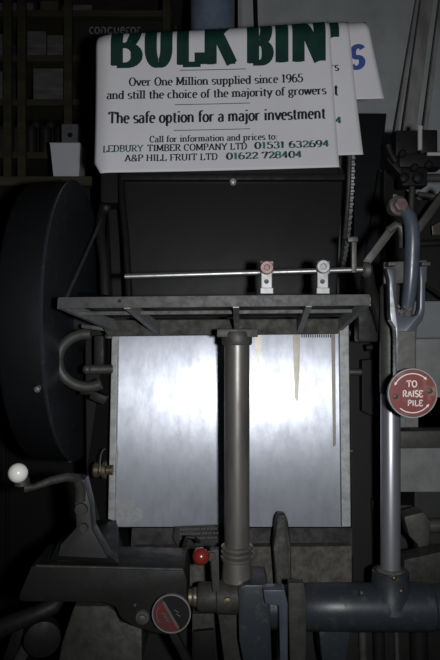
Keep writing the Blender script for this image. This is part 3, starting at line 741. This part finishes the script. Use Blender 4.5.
# --- right side panels
mb = MB(); mb.prism([P(370, 340, 1.62), P(470, 338, 1.62), P(470, 428, 1.62), P(370, 428, 1.62)], .02, .002)
sp = mb.build('side_panel', M['greypanel'], press, False)
mb = MB(); mb.prism([P(372, 446, 1.60), P(470, 446, 1.60), P(470, 492, 1.60), P(372, 492, 1.60)], .02, .002)
mb.build('side_panel', M['greypanel'], press, False)
mb = MB(); mb.prism([P(398, 350, 1.61), P(406, 350, 1.61), P(406, 428, 1.61), P(398, 428, 1.61)], .008, .001)
mb.build('panel_seam', M['alum_edge'], sp, False)
mb = MB(); mb.bar(P(370, 438, 1.50), P(470, 437, 1.50), .06, R(17, 1.5), .003)
mb.build('tie_bar', M['dull'], press)
mb = MB(); mb.box(P(420, 575, 1.72), (.30, .16, .42), bev=.01)
mb.build('rear_pedestal', M['bed'], press)
mb = MB(); mb.prism([P(404, 517, 1.36), P(424, 512, 1.36), P(431, 522, 1.36), P(429, 545, 1.36), P(424, 570, 1.36), P(418, 545, 1.36), P(409, 536, 1.36)], .05, .004)
brk = mb.build('bearing_bracket', M['dull'], press)
mb = MB(); mb.tube([P(428, 526, 1.375), P(455, 525, 1.375)], R(7, 1.37), 16)
mb.build('bracket_shaft', M['cast_mid'], brk)
mb = MB(); mb.prism([P(404, 560, 1.30), P(440, 552, 1.30), P(460, 552, 1.30), P(460, 592, 1.30), P(404, 592, 1.30)], .05, .004)
mb.prism([P(372, 500, 1.36), P(380, 498, 1.36), P(382, 540, 1.36), P(374, 545, 1.36)], .04, .004)
mb.build('shaft_housing', M['iron'], press)

# --- feed mechanism at the upper right
Ym = 1.62
mb = MB()
mb.box(P(404, 146, Ym), (R(22, Ym), .05, R(26, Ym)), bev=.006)
mb.box(P(426, 144, Ym + .03), (R(18, Ym), .05, R(24, Ym)), bev=.006)
mb.box(P(418, 163, Ym), (R(44, Ym), .06, R(14, Ym)), bev=.006)
mb.box(P(412, 179, Ym), (R(26, Ym), .05, R(18, Ym)), bev=.006)
mb.prism([P(386, 158, Ym - .02), P(392, 156, Ym - .02), P(410, 170, Ym - .02), P(412, 182, Ym - .02), P(398, 172, Ym - .02)], .03, .004)
fm = mb.build('feed_head', M['cast'], press)
mb = MB(); mb.tube([P(388, 145, Ym - .03), P(390, 152, Ym - .03), P(396, 162, Ym - .03)], [R(4, Ym), R(3.4, Ym), R(4, Ym)], 12)
mb.build('trip_finger', M['cast'], fm)
mb = MB(); mb.lathe(P(420, 138, Ym - .05), (0, 0, 1), [(-.03, R(2.3, Ym)), (.02, R(2.3, Ym)), (.022, R(3, Ym)), (.028, R(3, Ym))], 16)
mb.build('bright_pin', M['bright'], fm)
mb = MB(); mb.tube([P(427, 154, Ym - .075), P(455, 154, Ym - .075)], R(1.8, Ym), 12)
mb.build('bright_shaft', M['bright'], fm)
for (x, y, r_) in ((402, 154, 4), (404, 178, 5), (418, 178, 5.5), (414, 168, 4), (428, 165, 4)):
    mb = MB(); mb.lathe(P(x, y, Ym - .03), (0, -1, 0), [(-.01, R(r_, Ym)), (.008, R(r_ * .95, Ym)), (.012, R(r_ * .5, Ym))], 14)
    mb.build('cap_nut', M['cast'], fm)
mb = MB(); mb.tube([P(426, 178, Ym - .02), P(455, 178, Ym - .02)], R(4, Ym), 14); mb.tube([P(412, 186, Ym - .01), P(411, 215, Ym - .01)], R(3, Ym), 12)
mb.tube([P(418, 194, Ym), P(455, 199, Ym)], R(2.6, Ym), 12)
mb.build('feed_shaft', M['cast_mid'], press)
mb = MB(); mb.bar(P(446, 190, 1.58), P(414, 234, 1.58), .02, R(8, 1.58), .003, Vector((0, 1, 0)))
mb.build('diagonal_strut', M['cast_mid'], press)
mb = MB(); mb.tube([P(418, 244, 1.55), P(455, 242, 1.55)], R(3.5, 1.55), 12)
mb.build('cross_rod', M['cast'], press)
mb = MB(); mb.tube([P(426, 286, 1.5), P(434, 291, 1.5), P(446, 300, 1.5)], R(1.5, 1.5), 8)
mb.build('cable', M['void'], press)
mb = MB(); mb.prism([P(432, 226, 1.70), P(452, 215, 1.70), P(452, 234, 1.70), P(433, 235, 1.70)], .006, .001)
mb.build('pale_plate', M['tape'], press, False)
mb = MB(); mb.prism([P(420, 200, 1.80), P(470, 200, 1.80), P(470, 300, 1.72), P(384, 300, 1.72), P(384, 168, 1.80), P(404, 188, 1.80)], .06, .004)
mb.build('feed_frame', M['bed'], press, False)
mb = MB(); mb.box((.66, 1.72, .52), (.34, .2, 1.04), bev=.01)
mb.build('feed_pedestal', M['bed'], press)

# ================================================================ POSTERS
YP = 1.43
def sheet_fn(layer, dx=0., dy=0., front=0.):
    rC = .040 + .001 * layer if layer < 1 else .040 - .0016 * layer
    Yl = YP + .0016 * layer
    def fn(px, up):                          # px across, up = -(pixel row) before the sheet was turned
        x, y = px + dx, -up + dy
        X = (x - 220) / F * YP
        tilt = -(x - 217) * .022
        pc = 40.0 - (x - 217) * .034
        wav = .004 * math.sin((x - 120) / 62.) + (.016 * max(0, (112 - x) / 17.) ** 2)
        if y < pc:
            s_ = (pc - y) / F * YP; th = s_ / rC
            z = ZC + (330 - pc - tilt) / F * YP + rC * math.sin(th); yy = Yl + rC * (1 - math.cos(th))
            return Vector((X, yy + wav - front * math.cos(th), z + front * math.sin(th)))
        bell = -.022 * ((y - pc) / 125.) ** 2
        return Vector((X, Yl + bell + wav * (1 + .0 * y) - front, ZC + (330 - y - tilt) / F * YP))
    return fn

def poster(layer, x0, x1, y0, y1, label, group, skewx=0., notch=False):
    fn = sheet_fn(layer)
    mb = MB(); nx, ny = 60, 60; g = []
    for j in range(ny + 1):
        row = []
        for i in range(nx + 1):
            x = x0 + (x1 - x0) * i / nx; y = y0 + (y1 - y0) * j / ny
            if skewx: x += skewx * (y - 60) / 100. * (i / nx)
            if notch and i / nx < .07: x += 10 * max(0, (y - 160) / 16.) * (1 - i / nx / .07) * (1 if y > 160 else 0)
            row.append(mb.bm.verts.new(fn(x, -y)))
        g.append(row)
    for j in range(ny):
        for i in range(nx): mb.bm.faces.new((g[j][i], g[j][i + 1], g[j + 1][i + 1], g[j + 1][i]))
    o = mb.build('poster_sheet', M['paper'])
    md = o.modifiers.new('thickness', 'SOLIDIFY'); md.thickness = .0005; md.offset = 1
    return tag(o, label, 'poster', group)

def print_text(o, layer, dx, dy, only=None):
    fn = sheet_fn(layer, dx, dy, .0011)
    groups = {'ink_green': [], 'ink_dark': [], 'l': [], 'a': [], 'b': []}
    big = groups['ink_green']; n = groups['ink_dark']
    if only != 'ends':
        for ch, a_, b_ in (('B', 109, 142), ('U', 145, 172), ('L', 175, 201), ('K', 203, 238), ('B', 247, 272), ('I', 275, 289), ('N', 291, 327)):
            big += write('\x01' if ch == 'B' else ch, a_ + 1, b_ - 1 + (4 if ch in 'L' else 0), -63.5, 50, .245 if ch != 'I' else .26, .115, .07, 1.0)
    else:
        big += write('N', 291, 327, -63.5, 50, .245, .115, .07, 1.0)
    pen(n, [(180, -69.3), (246, -69.3)], .7, .7, 4); pen(n, [(175, -104.3), (250, -104.3)], .7, .7, 4); pen(n, [(174, -130.8), (250, -130.8)], .7, .7, 4)
    n += write('Over One Million supplied since 1965', 129, 303, -84.4, 8.2, .215, .09, .17)
    n += write('and still the choice of the majority of growers', 107, 326, -97.6, 8.4, .215, .09, .17)
    n += write('The safe option for a major investment', 109, 325, -122.5, 11.4, .205, .10, .08)
    n += write('Call for information and prices to:', 150, 277, -142.6, 6.4, .21, .10, .16)
    groups['l'] += write('LEDBURY', 104, 144, -151.8, 6.6, .22, .10, .16)
    n += write('TIMBER COMPANY LTD', 148, 247, -151.8, 6.6, .22, .10, .16)
    groups['a'] += write('01531 632694', 254, 328, -151.6, 6.6, .36, .12, .14)
    n += write('A&P HILL FRUIT LTD', 126, 218, -161.8, 6.6, .22, .10, .16)
    groups['b'] += write('01622 728404', 226, 301, -161.8, 6.6, .36, .12, .14)
    for k, nm in (('ink_green', 'headline_print'), ('ink_dark', 'text_print'), ('l', 'name_print'), ('a', 'telephone_print'), ('b', 'telephone_print')):
        mb = MB(); ink(mb, groups[k], fn)
        mb.build(nm, M.get(k, M['ink_mottled']), o, False)

p1 = poster(0, 94, 331.5, -10, 173, 'front white poster with green BULK BIN headline draped over the press top', None, skewx=5, notch=True)
print_text(p1, 0, 0, 0)
p2 = poster(1.6, 118, 352, -10, 160.5, 'second white poster, a strip of it showing right of the BULK BIN poster', None, skewx=9)
print_text(p2, 1.6, 13, -24, 'ends')
p3 = poster(3.2, 150, 375, -10, 103, 'rearmost white poster with blue letter S, shorter than the others', None, skewx=20)
mb = MB(); ink(mb, write('S', 349, 363, -71, 22, .30, .20, 0, 1.2, .10), sheet_fn(3.2, 0, 0, .0011))
mb.build('blue_print', M['ink_blue'], p3, False)

# ================================================================ BACKGROUND
# blue pipe behind the press
mb = MB(); c = P(212.5, 0, 2.15)
mb.lathe((c.x, 2.15, 0), (0, 0, 1), [(0, R(22, 2.15)), (2.75, R(22, 2.15))], 36)
tag(mb.build('blue_pipe', M['pipeblue']), 'thick blue painted vertical pipe behind the top of the posters', 'pipe')
mb = MB(); mb.prism([P(251, -60, 2.43), P(256, -60, 2.43), P(259, 60, 2.43), P(255, 60, 2.43)], .015, .002)
mb.prism([P(255, 60, 2.43), P(259, 60, 2.43), P(259, 945, 2.43), P(255, 945, 2.43)], .015, .002)
tag(mb.build('dark_conduit', M['void'], None, False), 'thin dark upright conduit on the white wall beside the blue pipe', 'conduit')
# leaning planks on the right
def plank(x0, y0, Y0, x1, y1, Y1, wpx, label):
    mb = MB(); a_, b_ = P(x0, y0, Y0), P(x1, y1, Y1)
    d_ = (b_ - a_).normalized()
    a_ = a_ - d_ * ((a_.z - .01) / d_.z)       # carried down to the floor
    mb.bar(a_, b_, R(wpx, Y1), .022, .003, Vector((0, 1, 0)))
    o = mb.build('wooden_plank', M['greywood'], None, False)
    # stand it exactly on the floor
    return tag(o, label, 'plank', 'planks leaning on the wall')
plank(396, 130, 2.30, 424, -40, 2.41, 3, 'thin grey batten leaning on the white wall, leftmost of three')
plank(409, 130, 2.29, 432, -40, 2.41, 12, 'wide weathered grey plank leaning on the white wall, between two thin battens')
plank(425, 130, 2.30, 446, -40, 2.41, 4, 'thin grey batten leaning on the white wall, at the far right')

# shelving at the left
Ysh = 2.55
sh = thing('shelving_unit', (P(30, 0, Ysh).x, Ysh + .2, 0), 'dark wooden storage shelves in the gloom at the upper left', 'shelves')
xl, xr = P(-90, 0, Ysh).x, P(172, 0, Ysh).x
shelf_z = []
for y in (152, 99, 55, 10):
    z = P(0, y, Ysh).z; shelf_z.append(z)
    MB().box(((xl + xr) / 2, Ysh + .2, z - .0125), (xr - xl, .4, .025), bev=.002).build('shelf', M['wood'], sh, False)
for z in (.35, .9): MB().box(((xl + xr) / 2, Ysh + .2, z), (xr - xl, .4, .025), bev=.002).build('shelf', M['wood'], sh, False)
for x in (xl + .02, P(9, 0, Ysh).x, P(23, 0, Ysh).x, P(69, 0, Ysh).x, xr - .02):
    MB().box((x, Ysh - .012, 1.3), (.032, .022, 2.6), bev=.002).build('upright', M['wood'], sh, False)
for x in (xl + .02, xr - .02):
    MB().box((x, Ysh + .4, 1.3), (.032, .022, 2.6), bev=.002).build('upright', M['wood'], sh, False)

def ream(x0, x1, ytop, shelf, Y, label, m_='reams', tabs=True):
    z0 = shelf_z[shelf] + .0005; z1 = P(0, ytop, 2.55).z
    if shelf < 3: z1 = min(z1, shelf_z[shelf + 1] - .03)
    xa, xb = P(x0, 0, Y).x, P(x1, 0, Y).x
    mb = MB(); mb.box(((xa + xb) / 2, Y + .13, (z0 + z1) / 2), (xb - xa, .26, z1 - z0), bev=.004)
    o = mb.build('paper_parcel', M[m_], None, False)
    return tag(o, label, 'parcel', 'parcels on the shelves')
def flap(o, Y):
    mb = MB(); c = ORIGIN[o]; d = o.dimensions
    bb = o.data.vertices; zs = [v.co.z for v in bb]; xs_ = [v.co.x for v in bb]
    mb.box((c.x, Y - .002, c.z + max(zs) * .55), (max(xs_) * 1.5, .003, max(zs) * .45), bev=.0008)
    tag(mb.build('parcel_label', M['carton_print'], o, False))
ream(33, 66, 63, 1, 2.60, 'grey wrapped paper parcel above the dark tins')
ream(-6, 8, 66, 1, 2.60, 'grey parcel at the left edge, above the dark tins')
ream(27, 46, 25, 2, 2.60, 'grey paper bundle on the third shelf, left of the black carton')
ream(47, 66, 29, 2, 2.60, 'low grey paper bundle beside the black carton')
ream(-4, 7, 28, 2, 2.60, 'grey paper bundle at the left edge of the third shelf')
ream(-4, 33, -4, 3, 2.60, 'wide grey parcel on the top shelf at the left edge')
ream(40, 58, -6, 3, 2.60, 'brown cardboard parcel on the top shelf', 'card')
ream(62, 92, -2, 3, 2.60, 'grey parcel on the top shelf above the black carton')
# black carton with its name in grey
Yk = 2.56
mb = MB(); xa, xb = P(73, 0, Yk).x, P(166, 0, Yk).x; z0 = shelf_z[2] + .0005; z1 = P(0, 20, Yk).z
mb.box(((xa + xb) / 2, Yk + .14, (z0 + z1) / 2), (xb - xa, .28, z1 - z0), bev=.004)
ck = tag(mb.build('black_carton', M['cardblack'], None, False), 'black carton with grey lettering on the shelf behind the poster', 'carton')
mb = MB(); q = write('conqueror', 89, 141, -33.5, 9.5, .13, .13, 0, 1)
ink(mb, q, lambda x, y: P(x, -y, Yk - .0008)); mb.build('carton_lettering', M['carton_print'], ck, False)
# tall brown boxes at the right end of the shelf
for (x0, x1, yt, sh_i, lab) in ((83, 118, 66, 1, 'brown cardboard box on the shelf directly left of the poster'), (84, 120, 108, 0, 'lower brown cardboard box left of the poster, beside the tins')):
    mb = MB(); xa, xb = P(x0, 0, 2.57).x, P(x1, 0, 2.57).x; z0 = shelf_z[sh_i] + .0005; z1 = P(0, yt, 2.57).z
    mb.box(((xa + xb) / 2, 2.70, (z0 + z1) / 2), (xb - xa, .24, z1 - z0), bev=.004)
    cb = tag(mb.build('cardboard_box', M['card'], None, False), lab, 'box')
    mb = MB(); mb.box(((xa + xb) / 2, 2.5795, z1 - .02), (xb - xa - .01, .0012, .012)); mb.build('packing_tape', M['wood'], cb, False)
# dark round tins, two rows of them
def tin(x, y0, Y, z):
    c = P(x, 0, Y); r = .024; h = P(0, y0, 2.55).z - z
    o = MB().lathe((c.x, Y, z), (0, 0, 1), [(0, r), (h * .9, r), (h * .9, r * 1.05), (h, r * 1.05), (h, 0)], 20).build('tin', M['tin'])
    MB().lathe((c.x, Y, z + h * .90), (0, 0, 1), [(0, r * 1.08), (h * .08, r * 1.08), (h * .1, r)], 20).build('lid', M['cast'], o)
    return o
first = None
for row, (Y, yt) in enumerate(((2.60, 124), (2.68, 110))):
    for k in range(6):
        x = 2 + k * 14.6 + (5 if row else 0)
        if 13 < x < 26 and not row: x += 0
        z = shelf_z[0] + .0005
        o = tin(x, yt, Y, z)
        tag(o, ('short' if not row else 'tall') + ' dark round tin ' + ('in the front row' if not row else 'in the back row') + ' on the shelf above the white tub', 'tin', ('front' if not row else 'back') + ' row of dark tins')
# cabinet that carries the tub
Yc = 2.06; zt = P(0, 176, Yc).z
cab = thing('storage_cabinet', (P(40, 0, Yc).x, Yc + .2, 0), 'tall dark cabinet with a greenish wooden top edge at the left, under the white tub', 'cabinet')
xa, xb = P(-80, 0, Yc).x, P(92, 0, Yc).x
MB().box(((xa + xb) / 2, Yc + .21, (zt - .03) / 2), (xb - xa - .02, .38, zt - .03), bev=.003).build('carcass', M['void'], cab, False)
MB().box(((xa + xb) / 2, Yc + .2, zt - .015), (xb - xa, .4, .03), bev=.003).build('cabinet_top', M['wood'], cab, False)
for k in range(2):
    x = xa + (xb - xa) * (.25 + .5 * k)
    d = MB().box((x, Yc + .014, zt * .5), ((xb - xa) * .48, .012, zt * .9), bev=.002).build('door', M['void'], cab, False)
    MB().ball((x + (.13 if k == 0 else -.13), Yc + .002, zt * .55), .012, 12).build('knob', M['cast'], d)
# tub, tapered and open
c = P(66, 175, Yc + .16); Yt = Yc + .10
xa, xb, xc, xd = P(53.5, 0, Yt).x, P(78, 0, Yt).x, P(50, 0, Yt).x, P(80.5, 0, Yt).x
z0, z1 = zt + .0005, P(0, 143, Yt).z
bm_ = MB(); d0 = xb - xa; d1_ = xd - xc
lo = [Vector((xa, Yt + .01, z0)), Vector((xb, Yt + .01, z0)), Vector((xb, Yt + .09, z0)), Vector((xa, Yt + .09, z0))]
hi = [Vector((xc, Yt, z1)), Vector((xd, Yt, z1)), Vector((xd, Yt + .10, z1)), Vector((xc, Yt + .10, z1))]
ins = [Vector((xc + .003, Yt + .003, z1)), Vector((xd - .003, Yt + .003, z1)), Vector((xd - .003, Yt + .097, z1)), Vector((xc + .003, Yt + .097, z1))]
inb = [Vector((xa + .003, Yt + .013, z0 + .004)), Vector((xb - .003, Yt + .013, z0 + .004)), Vector((xb - .003, Yt + .087, z0 + .004)), Vector((xa + .003, Yt + .087, z0 + .004))]
V = [[bm_.bm.verts.new(p) for p in l] for l in (lo, hi, ins, inb)]
bm_.bm.faces.new(V[0][::-1]); bm_.bm.faces.new(V[3])
for A_, B_ in zip(V, V[1:]):
    for k in range(4): bm_.bm.faces.new((A_[k], A_[(k + 1) % 4], B_[(k + 1) % 4], B_[k]))
tub = tag(bm_.build('plastic_tub', M['tub'], None, False), 'white tapered plastic tub at the left, in front of a small white box', 'tub')
MB().tube([hi[0] + Vector((0, -.002, -.002)), hi[1] + Vector((0, -.002, -.002))], .0028, 8).build('rim', M['tub'], tub)
# small white box with a dark round mark behind the tub
Yb = Yc + .26; xa, xb = P(61.5, 0, Yb).x, P(78, 0, Yb).x; z1 = P(0, 124, Yb).z
wb = tag(MB().box(((xa + xb) / 2, Yb + .05, (zt + .0005 + z1) / 2), (xb - xa, .10, z1 - zt - .0005), bev=.002).build('carton', M['reams'], None, False), 'small pale carton with a dark round mark, behind the white tub', 'carton')
MB().lathe(P(70, 135, Yb - .0003), (0, -1, 0), [(0, R(2.6, Yb)), (.0008, R(2.6, Yb)), (.0008, 0)], 20).build('round_mark', M['void'], wb)
